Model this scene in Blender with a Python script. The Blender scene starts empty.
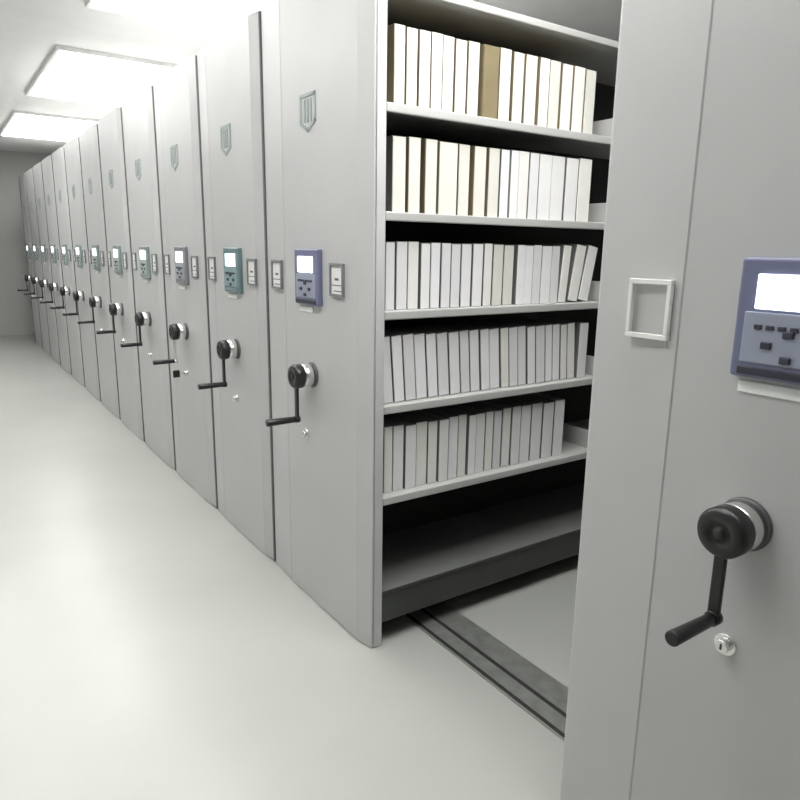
# Mobile archive shelving in a file store room -- procedural scene (Blender 4.5)
import bpy, bmesh, math, random
from mathutils import Matrix, Vector
random.seed(7)
S = bpy.context.scene
C = S.collection

# ------------------------------------------------------------------ materials
MATS = {}
def mat(name, col, rough=0.5, metal=0.0, var=0.0, vscale=6.0, bump=0.0, bscale=300.0, emit=0.0, emit_col=None, spec=0.5, coat=0.0):
    if name in MATS: return MATS[name]
    m = bpy.data.materials.new(name); m.use_nodes = True
    nt = m.node_tree; b = nt.nodes['Principled BSDF']
    b.inputs['Base Color'].default_value = (*col, 1)
    b.inputs['Roughness'].default_value = rough
    b.inputs['Metallic'].default_value = metal
    b.inputs['Specular IOR Level'].default_value = spec
    b.inputs['Coat Weight'].default_value = coat
    tc = nt.nodes.new('ShaderNodeTexCoord')
    if var > 0:
        n = nt.nodes.new('ShaderNodeTexNoise'); n.inputs['Scale'].default_value = vscale
        n.inputs['Detail'].default_value = 4
        nt.links.new(tc.outputs['Object'], n.inputs['Vector'])
        r = nt.nodes.new('ShaderNodeValToRGB')
        r.color_ramp.elements[0].position = 0.3; r.color_ramp.elements[1].position = 0.7
        r.color_ramp.elements[0].color = (*[max(0, c*(1-var)) for c in col], 1)
        r.color_ramp.elements[1].color = (*[min(1, c*(1+var)) for c in col], 1)
        nt.links.new(n.outputs['Fac'], r.inputs['Fac'])
        nt.links.new(r.outputs['Color'], b.inputs['Base Color'])
    if bump > 0:
        n2 = nt.nodes.new('ShaderNodeTexNoise'); n2.inputs['Scale'].default_value = bscale
        nt.links.new(tc.outputs['Object'], n2.inputs['Vector'])
        bp = nt.nodes.new('ShaderNodeBump'); bp.inputs['Strength'].default_value = bump
        bp.inputs['Distance'].default_value = 0.002
        nt.links.new(n2.outputs['Fac'], bp.inputs['Height'])
        nt.links.new(bp.outputs['Normal'], b.inputs['Normal'])
    if emit > 0:
        b.inputs['Emission Color'].default_value = (*(emit_col or col), 1)
        b.inputs['Emission Strength'].default_value = emit
    MATS[name] = m
    return m

PAINT   = mat('grey_powder_coat', (0.495, 0.497, 0.497), 0.42, var=0.03, vscale=3, bump=0.08, bscale=220)
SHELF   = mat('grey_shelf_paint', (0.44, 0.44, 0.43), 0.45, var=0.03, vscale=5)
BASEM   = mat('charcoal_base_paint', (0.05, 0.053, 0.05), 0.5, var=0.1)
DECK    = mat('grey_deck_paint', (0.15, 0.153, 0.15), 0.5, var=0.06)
GAP_SHADE    = mat('dark_gap_shade', (0.14, 0.14, 0.14), 0.7)
DARK    = mat('back_panel_shade', (0.03, 0.03, 0.03), 0.7)  # near-black puts the shade of the shelf interior into the panel colour
CHROME  = mat('brushed_chrome', (0.78, 0.78, 0.77), 0.22, metal=1.0)
BLACK   = mat('black_plastic', (0.012, 0.012, 0.013), 0.35)
FLANGE  = mat('dark_grey_flange', (0.09, 0.09, 0.095), 0.4)
SILVER  = mat('dark_silver_plastic', (0.20, 0.205, 0.215), 0.35)
PALEPL  = mat('pale_clear_plastic', (0.80, 0.80, 0.78), 0.25)
CARD    = mat('white_card', (0.80, 0.80, 0.79), 0.7)
INK     = mat('grey_ink', (0.12, 0.12, 0.13), 0.7)
EMBLEM  = mat('grey_green_emblem', (0.31, 0.36, 0.345), 0.5)
TAGM    = mat('white_tag', (0.86, 0.88, 0.86), 0.5)
SCREEN  = mat('lit_screen', (0.9, 0.95, 1.0), 0.3, emit=2.2, emit_col=(0.92, 0.97, 1.0))
SCREENB = mat('lit_blue_screen', (0.7, 0.9, 1.0), 0.3, emit=1.6, emit_col=(0.68, 0.93, 1.0))
KEYM    = mat('console_keys', (0.03, 0.03, 0.05), 0.5)
CON = {
 'blue':  (mat('console_indigo', (0.15, 0.16, 0.26), 0.4), mat('console_indigo_face', (0.30, 0.33, 0.42), 0.4)),
 'teal':  (mat('console_teal', (0.13, 0.20, 0.215), 0.4), mat('console_teal_face', (0.22, 0.32, 0.33), 0.4)),
 'grey':  (mat('console_grey', (0.20, 0.20, 0.23), 0.4), mat('console_grey_face', (0.32, 0.33, 0.36), 0.4)),
 'green': (mat('console_green', (0.21, 0.26, 0.255), 0.4), mat('console_green_face', (0.36, 0.42, 0.40), 0.4)),
}
FLOORM  = mat('pale_epoxy_floor', (0.40, 0.41, 0.385), 0.33, var=0.05, vscale=1.2, bump=0.05, bscale=40)
WALLM   = mat('grey_wall_paint', (0.45, 0.45, 0.44), 0.8, var=0.02, bump=0.05, bscale=90)
CEILM   = mat('white_ceiling_paint', (0.78, 0.78, 0.78), 0.9, var=0.02)
RAIL    = mat('worn_steel_rail', (0.33, 0.34, 0.32), 0.4, metal=0.6, var=0.15, vscale=20)
GROOVE  = mat('dark_rail_groove', (0.02, 0.02, 0.02), 0.7)
DIFF    = mat('light_diffuser', (1, 1, 1), 0.5, emit=10.0, emit_col=(1.0, 0.995, 0.97))
FRAMEW  = mat('white_metal_frame', (0.8, 0.8, 0.8), 0.4)
RUBBER  = mat('black_rubber', (0.015, 0.015, 0.015), 0.8)
SPINE_W = [mat('white_box_board_%s' % n, c, 0.65, var=0.035, vscale=9) for n, c in
           (('cool', (0.76, 0.76, 0.77)), ('plain', (0.74, 0.74, 0.735)), ('grey', (0.69, 0.69, 0.70)), ('warm', (0.75, 0.745, 0.71)))]
SPINE_C = mat('cream_box_board', (0.66, 0.65, 0.595), 0.65, var=0.03, vscale=9)
SIDE_W  = mat('box_side_shade', (0.13, 0.13, 0.125), 0.8)  # darkened so the box sides carry the shade of the gaps
KRAFT   = mat('kraft_board', (0.19, 0.155, 0.085), 0.8, var=0.1, vscale=12)

# ------------------------------------------------------------------ mesh helpers
def box(bm, lo, hi, bevel=0.0, mi=0, seg=2):
    r = bmesh.ops.create_cube(bm, size=1.0)
    vs = r['verts']
    d = [hi[i]-lo[i] for i in range(3)]; c = [(hi[i]+lo[i])/2 for i in range(3)]
    bmesh.ops.scale(bm, vec=d, verts=vs); bmesh.ops.translate(bm, vec=c, verts=vs)
    fs = set(f for v in vs for f in v.link_faces)
    for f in fs: f.material_index = mi
    if bevel > 0:
        es = list(set(e for v in vs for e in v.link_edges))
        g = bmesh.ops.bevel(bm, geom=es, offset=bevel, segments=seg, affect='EDGES', profile=0.5)
        for f in g['faces']: f.material_index = mi

def cyl(bm, p0, p1, r0, r1=None, n=28, mi=0, bevel=0.0):
    p0 = Vector(p0); p1 = Vector(p1); r1 = r0 if r1 is None else r1
    d = p1-p0
    M = Matrix.Translation((p0+p1)/2) @ d.to_track_quat('Z', 'Y').to_matrix().to_4x4()
    r = bmesh.ops.create_cone(bm, cap_ends=True, segments=n, radius1=r0, radius2=r1, depth=d.length, matrix=M)
    fs = set(f for v in r['verts'] for f in v.link_faces)
    for f in fs:
        f.material_index = mi
        f.smooth = len(f.verts) == 4
    if bevel > 0:
        es = [e for e in set(e for v in r['verts'] for e in v.link_edges) if any(len(f.verts) > 4 for f in e.link_faces)]
        bmesh.ops.bevel(bm, geom=es, offset=bevel, segments=2, affect='EDGES', profile=0.5)

def lathe(bm, prof, n=40, mi=0):
    """profile [(x, r)...] spun about the x axis"""
    rings = []
    for x, r in prof:
        if r < 1e-6: rings.append([bm.verts.new((x, 0, 0))])
        else: rings.append([bm.verts.new((x, r*math.cos(2*math.pi*k/n), r*math.sin(2*math.pi*k/n))) for k in range(n)])
    for a, b in zip(rings, rings[1:]):
        for k in range(n):
            if len(a) == 1 and len(b) == 1: continue
            if len(a) == 1: f = bm.faces.new((a[0], b[k], b[(k+1) % n]))
            elif len(b) == 1: f = bm.faces.new((a[k], b[0], a[(k+1) % n]))
            else: f = bm.faces.new((a[k], b[k], b[(k+1) % n], a[(k+1) % n]))
            f.smooth = True; f.material_index = mi
    bmesh.ops.recalc_face_normals(bm, faces=bm.faces[:])

def prism(bm, pts, z0, z1, mi=0):
    """closed polygon in xy, extruded in z"""
    lo = [bm.verts.new((x, y, z0)) for x, y in pts]; hi = [bm.verts.new((x, y, z1)) for x, y in pts]
    n = len(pts); fs = [bm.faces.new(lo[::-1]), bm.faces.new(hi)]
    for i in range(n): fs.append(bm.faces.new((lo[i], lo[(i+1) % n], hi[(i+1) % n], hi[i])))
    for f in fs: f.material_index = mi
    bmesh.ops.recalc_face_normals(bm, faces=fs)

def strip_yz(bm, pts, w, x0, x1, mi=0, closed=False):
    """raised line following pts in the yz plane, thickness w, from x0 to x1"""
    m = len(pts); segs = m if closed else m-1
    for i in range(segs):
        a = Vector((pts[i][0], pts[i][1])); b = Vector((pts[(i+1) % m][0], pts[(i+1) % m][1]))
        d = (b-a).normalized(); nrm = Vector((-d.y, d.x))*w/2; a = a-d*w*0.3; b = b+d*w*0.3
        q = [a+nrm, b+nrm, b-nrm, a-nrm]
        f0 = [bm.verts.new((x0, p.x, p.y)) for p in q]; f1 = [bm.verts.new((x1, p.x, p.y)) for p in q]
        fs = [bm.faces.new(f0), bm.faces.new(f1[::-1])]
        for k in range(4): fs.append(bm.faces.new((f0[k], f1[k], f1[(k+1) % 4], f0[(k+1) % 4])))
        for f in fs: f.material_index = mi
        bmesh.ops.recalc_face_normals(bm, faces=fs)

def mesh(name, bm, mats):
    me = bpy.data.meshes.new(name); bm.to_mesh(me); bm.free()
    for m in (mats if isinstance(mats, (list, tuple)) else [mats]): me.materials.append(m)
    return me

def obj(name, bm, mats, parent=None, loc=(0, 0, 0)):
    o = bpy.data.objects.new(name, mesh(name, bm, mats)); C.objects.link(o)
    o.parent = parent; o.location = loc
    return o

def tag(o, label, cat, group=None):
    o['label'] = label; o['category'] = cat
    if group: o['group'] = group
    return o

def struct(name, bm, m):
    o = obj(name, bm, m); o['kind'] = 'structure'; return o

def thing(name, label, cat, loc=(0, 0, 0), group=None):
    o = bpy.data.objects.new(name, None); C.objects.link(o)
    o.location = loc; o.empty_display_size = 0.1
    return tag(o, label, cat, group)

def copy_tree(o, parent=None):
    c = o.copy(); C.objects.link(c); c.parent = parent
    for ch in list(o.children): copy_tree(ch, c)
    return c

# ------------------------------------------------------------------ the room
FZ = -0.013         # finished floor level
X0, X1, Y0, Y1, ZC = -2.7, 2.75, -3.6, 12.4, 2.8
bm = bmesh.new(); box(bm, (X0, Y0, -0.1), (X1, Y1, FZ)); struct('floor', bm, FLOORM)
bm = bmesh.new(); box(bm, (X0, Y0, ZC), (X1, Y1, ZC+0.1)); struct('ceiling', bm, CEILM)
bm = bmesh.new(); box(bm, (X0-0.1, Y0, FZ), (X0, Y1, ZC)); struct('wall_left', bm, WALLM)
bm = bmesh.new(); box(bm, (X1, Y0, FZ), (X1+0.1, Y1, ZC)); struct('wall_right', bm, WALLM)
bm = bmesh.new(); box(bm, (X0-0.1, Y1, FZ), (X1+0.1, Y1+0.1, ZC)); struct('wall_far', bm, WALLM)
bm = bmesh.new(); box(bm, (X0-0.1, Y0-0.1, FZ), (X1+0.1, Y0, ZC)); struct('wall_near', bm, WALLM)

# ceiling lights: long diffuser panels above the units, plus an added aisle row
def ceiling_light(x, y, label, w=0.9, l=1.9):
    t = thing('ceiling_light', label, 'ceiling light', (x, y, ZC), 'ceiling light panels')
    bm = bmesh.new()
    for lo, hi in (((-w/2, -l/2, -0.03), (w/2, -l/2+0.025, 0)), ((-w/2, l/2-0.025, -0.03), (w/2, l/2, 0)),
                   ((-w/2, -l/2+0.025, -0.03), (-w/2+0.025, l/2-0.025, 0)), ((w/2-0.025, -l/2+0.025, -0.03), (w/2, l/2-0.025, 0))):
        box(bm, lo, hi, 0.003)
    obj('frame', bm, FRAMEW, t)
    bm = bmesh.new(); box(bm, (-w/2+0.025, -l/2+0.025, -0.022), (w/2-0.025, l/2-0.025, -0.004)); obj('diffuser', bm, DIFF, t)
ceiling_light(0.2, 6.65, 'bright white ceiling light panel above the tops of the grey end panels')
ceiling_light(0.2, 9.6, 'white ceiling light panel at the far end above the row')
ceiling_light(0.2, 3.7, 'white ceiling light panel at the top edge, nearest one above the row')
ceiling_light(0.2, 0.75, 'white ceiling light panel over the gap between the nearest units')
for i, y in enumerate((1.75, 4.7, 7.65)):  # unseen lamps added to brighten the end panels, most towards the top
    ceiling_light(-1.0, y, 'added unseen fill light over the aisle, %s of the three' % ('nearest', 'middle', 'farthest')[i], 0.4)


# floor rails the carriages run on
for x in (0.345, 1.88):
    bm = bmesh.new()
    box(bm, (x-0.1, -0.4, 0.0), (x+0.1, 11.9, 0.005), 0.001, 0)
    for dx in (-0.085, -0.012):
        box(bm, (x+dx-0.007, -0.39, 0.005), (x+dx+0.007, 11.89, 0.0062), 0, 1)
    box(bm, (x-0.004, -0.39, 0.005), (x+0.024, 11.89, 0.0095), 0.001, 0)
    r = obj('floor_rail', bm, [RAIL, GROOVE], loc=(0, 0, FZ))
    tag(r, 'grooved steel floor rail under the shelving unit, %s' % ('just inside the grey end panels' if x < 1 else 'deep inside the row by the back'), 'rail')

# ------------------------------------------------------------------ the shelving units
LEN = 2.3           # length of a carriage into the row
TOPZ = 2.33
SH = [1.866, 1.537, 1.216, 0.892, 0.560, 0.203]     # shelf tops
PITCH = 0.785
YA = 2.30           # centre of the unit with the open shelves
protos = {}

def end_panel_profile(W, crease):
    c = W-crease        # fold line between the flat face and the strip on its left
    return [(0.0, -W+0.080), (0.0, c-0.003), (0.003, c-0.001), (0.003, c+0.001), (0.0005, c+0.004), (0.011, W-0.010), (0.013, W-0.005), (0.020, W), (0.062, W), (0.062, W-0.012),
            (0.045, W-0.03), (0.045, -W+0.03), (0.058, -W+0.012), (0.058, -W), (0.0245, -W),
            (0.0245, -W+0.006), (0.0185, -W+0.006), (0.0185, -W), (0.0155, -W+0.003), (0.002, -W+0.074)]

def make_unit(y, label, group, con='blue', cards=(True, True), W=0.381, offs=(0.25, -0.262, -0.07, -0.015, -0.037), crease=0.155, scr=SCREEN, full=True):
    t = thing('mobile_shelving_unit', label, 'mobile shelving', (0, y, 0), group)
    def part(name, build, mats, loc=(0, 0, 0), parent=t, key=None):
        k = (key or name)+'_%.3f_%.3f' % (W, crease)
        if k not in protos:
            b = bmesh.new(); build(b); protos[k] = mesh(name, b, mats)
        o = bpy.data.objects.new(name, protos[k]); C.objects.link(o); o.parent = parent; o.location = loc
        return o
    part('end_panel', lambda b: prism(b, end_panel_profile(W, crease), FZ+0.004, TOPZ), PAINT)
    if full: part('gap_shade_strip', lambda b: box(b, (0.006, W-0.002, FZ+0.004), (0.04, W+0.0105, TOPZ-0.01), 0.002), GAP_SHADE)  # dark strip added as painted shade along the gap between units
    # carcass
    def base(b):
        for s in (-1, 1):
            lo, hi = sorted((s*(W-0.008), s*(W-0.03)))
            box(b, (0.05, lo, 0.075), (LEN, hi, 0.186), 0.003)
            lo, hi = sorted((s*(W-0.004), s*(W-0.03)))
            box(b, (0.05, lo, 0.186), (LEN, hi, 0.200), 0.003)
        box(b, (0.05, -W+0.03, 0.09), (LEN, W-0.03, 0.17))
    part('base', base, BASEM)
    for x in (0.345, 1.88):
        for yy in (-0.22, 0.22):
            part('wheel', lambda b: cyl(b, (-0.012, 0, 0), (0.012, 0, 0), 0.045, n=24), RUBBER, (x, yy, 0.042))
    def shelf(b, z, deck=True):
        box(b, (0.062, -W+0.012, z-0.006), (LEN-0.02, W-0.012, z))
        for s in (-1, 1):
            lo, hi = sorted((s*(W-0.004), s*(W-0.020)))
            box(b, (0.062, lo, z-0.028), (LEN-0.02, hi, z+0.001), 0.004)
    for i, z in enumerate(SH):
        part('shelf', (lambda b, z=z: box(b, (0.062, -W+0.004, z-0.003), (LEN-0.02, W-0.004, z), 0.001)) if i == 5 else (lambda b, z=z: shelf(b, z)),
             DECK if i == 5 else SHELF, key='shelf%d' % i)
    part('top_cover', lambda b: (box(b, (0.062, -W+0.004, 2.19), (LEN, W-0.004, 2.215), 0.004)), SHELF)
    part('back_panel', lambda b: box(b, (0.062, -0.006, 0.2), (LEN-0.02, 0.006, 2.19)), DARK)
    for x in (1.33, LEN-0.04):
        part('upright_post', lambda b: [box(b, (-0.018, s*(W-0.05)-0.018, 0.2), (0.018, s*(W-0.05)+0.018, 2.19), 0.003) for s in (-1, 1)], SHELF, (x, 0, 0))
    if True:
        for i, z in enumerate(SH[:5]):
            part('shelf_divider', lambda b: box(b, (-0.006, -W+0.03, 0), (0.006, -0.05, 0.083), 0.003), SHELF, (1.185, 0, z))
    # control console
    frame, face = CON[con]
    cz, cy = 1.3135, offs[2]+0.025
    c = part('control_console', lambda b: (box(b, (-0.034, -0.10, -0.102), (-0.0, 0.095, 0.102), 0.006, 0, 3),
             box(b, (-0.0365, -0.078, -0.075), (-0.030, 0.078, 0.012), 0.002, 1)), [frame, face], (0.016, cy, cz), key='console_'+con)
    part('screen', lambda b: box(b, (-0.0375, -0.058, 0.017), (-0.03, 0.062, 0.075), 0.002), scr, parent=c, key='screen_'+scr.name)
    part('key_row', lambda b: [box(b, (-0.0395, -0.055+0.02*k, -0.017), (-0.034, -0.042+0.02*k, -0.009), 0.001) for k in range(6)], KEYM, parent=c)
    for k, (dy, dz) in enumerate(((0, 0.021), (0, -0.021), (0.034, 0), (-0.034, 0))):
        part('arrow_key', lambda b: box(b, (-0.041, -0.009, -0.006), (-0.034, 0.009, 0.006), 0.002), KEYM, (0, dy, -0.043+dz), c)
    part('lower_bezel', lambda b: box(b, (-0.038, -0.08, -0.096), (-0.030, 0.08, -0.082), 0.002), KEYM if con == 'blue' else frame, parent=c, key='bezel_'+con)
    part('name_tag', lambda b: box(b, (-0.004, -0.055, -0.010), (0.001, 0.055, 0.010), 0.001), TAGM, (0, cy+0.028, 1.193))
    # label holders
    for side, (yy, has) in enumerate(((offs[1], cards[1]), (offs[0], cards[0]))):
        h = part('label_holder', lambda b: [box(b, lo, hi, 0.0015) for lo, hi in (
                 ((-0.010, -0.048, 0.048), (0.001, 0.048, 0.058)), ((-0.010, -0.048, -0.058), (0.001, 0.048, -0.048)),
                 ((-0.010, 0.039, -0.048), (0.001, 0.048, 0.048)), ((-0.010, -0.048, -0.048), (0.001, -0.039, 0.048)))],
                 SILVER if has else PALEPL, (0.0, yy, 1.312), key='holder_%d' % has)
        if has:
            def card(b):
                box(b, (-0.004, -0.039, -0.048), (0.001, 0.039, 0.048))
                box(b, (-0.0052, -0.034, -0.020), (-0.004, 0.034, -0.017), 0, 1)
                box(b, (-0.0052, -0.012, -0.002), (-0.004, 0.014, 0.006), 0, 1)
                box(b, (-0.0052, -0.030, -0.040), (-0.004, 0.022, -0.037), 0, 1)
            part('label_card', card, [CARD, INK], parent=h)
    # crank
    k = part('crank', lambda b: lathe(b, [(0.0, 0.0), (0.0, 0.049), (-0.005, 0.049), (-0.008, 0.046), (-0.008, 0.0)]), FLANGE, (0, offs[4], 0.945))
    part('hub', lambda b: lathe(b, [(-0.006, 0.0), (-0.006, 0.0445), (-0.026, 0.045), (-0.042, 0.045), (-0.050, 0.040), (-0.050, 0.0)]), CHROME, parent=k)
    part('hub_cap', lambda b: lathe(b, [(-0.046, 0.0), (-0.046, 0.040), (-0.051, 0.046), (-0.077, 0.046), (-0.086, 0.040), (-0.087, 0.022), (-0.082, 0.020), (-0.082, 0.012), (-0.087, 0.010), (-0.088, 0.0)]), BLACK, parent=k)
    part('crank_arm', lambda b: (box(b, (-0.074, -0.011, -0.176), (-0.063, 0.011, -0.03), 0.003), cyl(b, (-0.077, 0, -0.166), (-0.060, 0, -0.166), 0.014, n=20)), CHROME if con == 'grey' else BLACK, parent=k, key='arm_'+('c' if con == 'grey' else 'f'))
    part('grip', lambda b: (cyl(b, (-0.070, 0, -0.166), (-0.194, 0, -0.166), 0.0115, 0.014, n=20, bevel=0.003)), BLACK, parent=k)
    # lock and emblem
    l = part('lock', lambda b: (cyl(b, (0.001, 0, 0), (-0.005, 0, 0), 0.021, n=24, bevel=0.001), cyl(b, (-0.004, 0, 0), (-0.018, 0, 0), 0.013, n=24, bevel=0.002)), CHROME, (0, offs[3], 0.70))
    part('keyhole', lambda b: box(b, (-0.0186, -0.002, -0.006), (-0.0172, 0.002, 0.006)), BLACK, parent=l)
    def emb(b):
        strip_yz(b, [(0.056, 0.062), (0.056, -0.028), (0.0, -0.056), (-0.056, -0.028), (-0.056, 0.062)], 0.012, -0.003, 0.001, closed=True)
        for yy in (-0.024, 0.0, 0.024):
            strip_yz(b, [(yy, 0.045), (yy, -0.026)], 0.010, -0.003, 0.001)
    part('emblem', emb, EMBLEM, (0, 0.0, 1.884))
    return t

G = 'mobile shelving units in the row'
make_unit(YA, 'grey shelving unit whose open side shows shelves of white boxes, indigo console', G, 'blue', W=0.42, offs=(0.288, -0.21, -0.022, 0.048, -0.008), crease=0.2)
Y2 = YA+0.42+0.003+0.3925
make_unit(Y2, 'grey shelving unit beside the open one, teal console with pale blue screen', G, 'teal', scr=SCREENB)
make_unit(Y2+PITCH, 'grey shelving unit with a black-headed key in its lock and grey console', G, 'grey')
ords = ['fourth', 'fifth', 'sixth', 'seventh', 'eighth', 'ninth', 'tenth', 'eleventh', 'twelfth']
for i, w in enumerate(ords):
    make_unit(Y2+(2+i)*PITCH, '%s grey closed shelving unit down the row, counted from the open shelves' % w, G, 'green')
make_unit(0.575, 'nearest grey shelving unit, end panel with an empty pale label frame', G, 'blue', cards=(False, True), W=0.398, offs=(0.254, -0.235, -0.05, 0.02, 0.014), crease=0.212, full=False)

# key left in the third unit's lock
yk = Y2+PITCH-0.015
t = thing('key', 'black-headed key standing in the lock of the third end panel', 'key', (0, yk, 0.70))
bm = bmesh.new(); box(bm, (-0.045, -0.0012, -0.0045), (-0.0195, 0.0012, 0.0045), 0.0005); obj('blade', bm, CHROME, t)
bm = bmesh.new(); box(bm, (-0.082, -0.006, -0.021), (-0.043, 0.006, 0.021), 0.005, 0, 3); obj('head', bm, BLACK, t)

# ------------------------------------------------------------------ archive boxes
def archive_box(w, h, d=0.24, spine=None, side=None, name='archive_box'):
    """upright file box: spine faces -y; boards with a lidded top and slight edge rounding"""
    bm = bmesh.new()
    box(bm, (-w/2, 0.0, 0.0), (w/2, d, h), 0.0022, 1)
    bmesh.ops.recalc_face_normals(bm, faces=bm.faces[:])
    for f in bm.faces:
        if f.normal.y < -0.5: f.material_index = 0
    # folded spine board standing a hair proud, with a finger notch strip at its foot and a top flap
    box(bm, (-w/2+0.0012, -0.0022, 0.001), (w/2-0.0012, 0.001, h-0.0008), 0.0009, 0)
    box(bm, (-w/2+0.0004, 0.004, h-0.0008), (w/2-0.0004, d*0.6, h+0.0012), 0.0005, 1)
    o = obj(name, bm, [spine, side])
    return o

ROW_0 = [(0.115, 0.156), (0.163, 0.204), (0.211, 0.254), (0.261, 0.305), (0.312, 0.357), (0.365, 0.411), (0.419, 0.466), (0.483, 0.552), (0.562, 0.612), (0.628, 0.676), (0.688, 0.742), (0.755, 0.802), (0.812, 0.864), (0.879, 0.933), (0.94, 0.997), (1.009, 1.064)]
ROW_1 = [(0.114, 0.166), (0.177, 0.224), (0.247, 0.295), (0.303, 0.381), (0.394, 0.442), (0.46, 0.513), (0.53, 0.579), (0.591, 0.631), (0.633, 0.67), (0.673, 0.723), (0.728, 0.773), (0.783, 0.848), (0.851, 0.921), (0.929, 0.995), (0.998, 1.069)]
ROW_2 = [(0.093, 0.13), (0.136, 0.18), (0.185, 0.229), (0.235, 0.273), (0.279, 0.319), (0.325, 0.365), (0.371, 0.412), (0.419, 0.464), (0.471, 0.517), (0.524, 0.562), (0.571, 0.619), (0.628, 0.676), (0.692, 0.732), (0.735, 0.776), (0.779, 0.822), (0.826, 0.878), (0.884, 0.927)]
ROW_3 = [(0.088, 0.128), (0.133, 0.175), (0.18, 0.225), (0.23, 0.277), (0.283, 0.326), (0.332, 0.38), (0.385, 0.431), (0.437, 0.479), (0.485, 0.529), (0.535, 0.576), (0.582, 0.632), (0.638, 0.677), (0.683, 0.727), (0.733, 0.775), (0.781, 0.822), (0.829, 0.877), (0.884, 0.921), (0.928, 0.968), (0.976, 1.011), (1.018, 1.06), (1.07, 1.121)]
ROW_4 = [(0.092, 0.127), (0.132, 0.177), (0.182, 0.228), (0.233, 0.283), (0.288, 0.329), (0.335, 0.378), (0.384, 0.427), (0.433, 0.473), (0.479, 0.513), (0.519, 0.565), (0.571, 0.609), (0.615, 0.654), (0.661, 0.703), (0.71, 0.756), (0.763, 0.816), (0.823, 0.88), (0.887, 0.946), (0.953, 1.01)]

WORDS = ['first','second','third','fourth','fifth','sixth','seventh','eighth','ninth','tenth','eleventh','twelfth','thirteenth',
         'fourteenth','fifteenth','sixteenth','seventeenth','eighteenth','nineteenth','twentieth','twenty-first','twenty-second']
SHELFNAME = ['the topmost shelf', 'the second shelf from the top', 'the third shelf from the top', 'the fourth shelf from the top', 'the fifth shelf from the top']
YF = 1.926
def put_row(ri, row, h, hj, lean=None):
    z = SH[ri]; n = len(row)
    for i, (a, b) in enumerate(row):
        w = b-a; th = 0.0
        if lean: th = lean(i)
        hh = h + random.uniform(-hj, hj)
        kind = 'white'
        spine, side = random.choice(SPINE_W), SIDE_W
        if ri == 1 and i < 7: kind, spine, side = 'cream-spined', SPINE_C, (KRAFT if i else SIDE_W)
        if ri == 0 and i == 7: kind, spine, side = 'brown kraft', KRAFT, KRAFT
        elif ri == 0: spine, side = (SPINE_C if i % 3 == 0 else SPINE_W[3]), KRAFT
        if ri == 2 and i in (10, 11): kind, spine = 'cream-spined', SPINE_C
        ww = w*math.cos(th) if th else w
        o = archive_box(max(ww, 0.02), hh, spine=spine, side=side)
        cx = (a+b)/2
        if th:
            # rest on the lower bottom corner
            o.rotation_euler = (0, th, 0)
            o.location = (cx, YF+random.uniform(-0.003, 0.004), z+0.0005+ww/2*abs(math.sin(th)))
        else:
            o.location = (cx, YF+random.uniform(-0.004, 0.006), z+0.0005)
        st = ''
        if th > 0.05: st = ' leaning'
        end = ', last one' if i == n-1 else ''
        tag(o, '%s%s archive box, %s from the left on %s%s' % (kind, st, WORDS[i], SHELFNAME[ri], ''), 'archive box', 'archive boxes on '+SHELFNAME[ri])

put_row(0, ROW_0, 0.242, 0.003)
put_row(1, ROW_1, 0.241, 0.002)
ROW_2 += [(0.925, 0.968), (0.984, 1.040), (1.045, 1.103)]
put_row(2, ROW_2, 0.226, 0.003, lambda i: {17: 0.075, 18: 0.16, 19: 0.19}.get(i, 0.0))
put_row(3, ROW_3, 0.234, 0.003, lambda i: -0.078 if i < 20 else 0.0)
put_row(4, ROW_4, 0.243, 0.004)

# ------------------------------------------------------------------ camera
H = 1.42
cam = bpy.data.cameras.new('camera'); co = bpy.data.objects.new('camera', cam); C.objects.link(co)
cam.sensor_fit = 'HORIZONTAL'; cam.sensor_width = 36.0; cam.lens = 675.9/800.0*36.0
cam.clip_start = 0.05
yaw, pitch, roll = 0.6015, 0.2196, 0.0149
co.matrix_world = (Matrix.Translation((-1.165, 0.0, H)) @ Matrix.Rotation(-yaw, 4, 'Z') @
                   Matrix.Rotation(math.pi/2-pitch, 4, 'X') @ Matrix.Rotation(roll, 4, 'Z'))
S.camera = co

# ------------------------------------------------------------------ world and view
w = bpy.data.worlds.new('world'); S.world = w; w.use_nodes = True
w.node_tree.nodes['Background'].inputs[0].default_value = (0.8, 0.85, 0.9, 1)
w.node_tree.nodes['Background'].inputs[1].default_value = 0.3
S.view_settings.view_transform = 'Standard'; S.view_settings.look = 'None'
S.view_settings.gamma = 1.0; S.view_settings.use_curve_mapping = False
S.view_settings.exposure = 0.65
S.cycles.use_denoising = True
S.cycles.max_bounces = 8
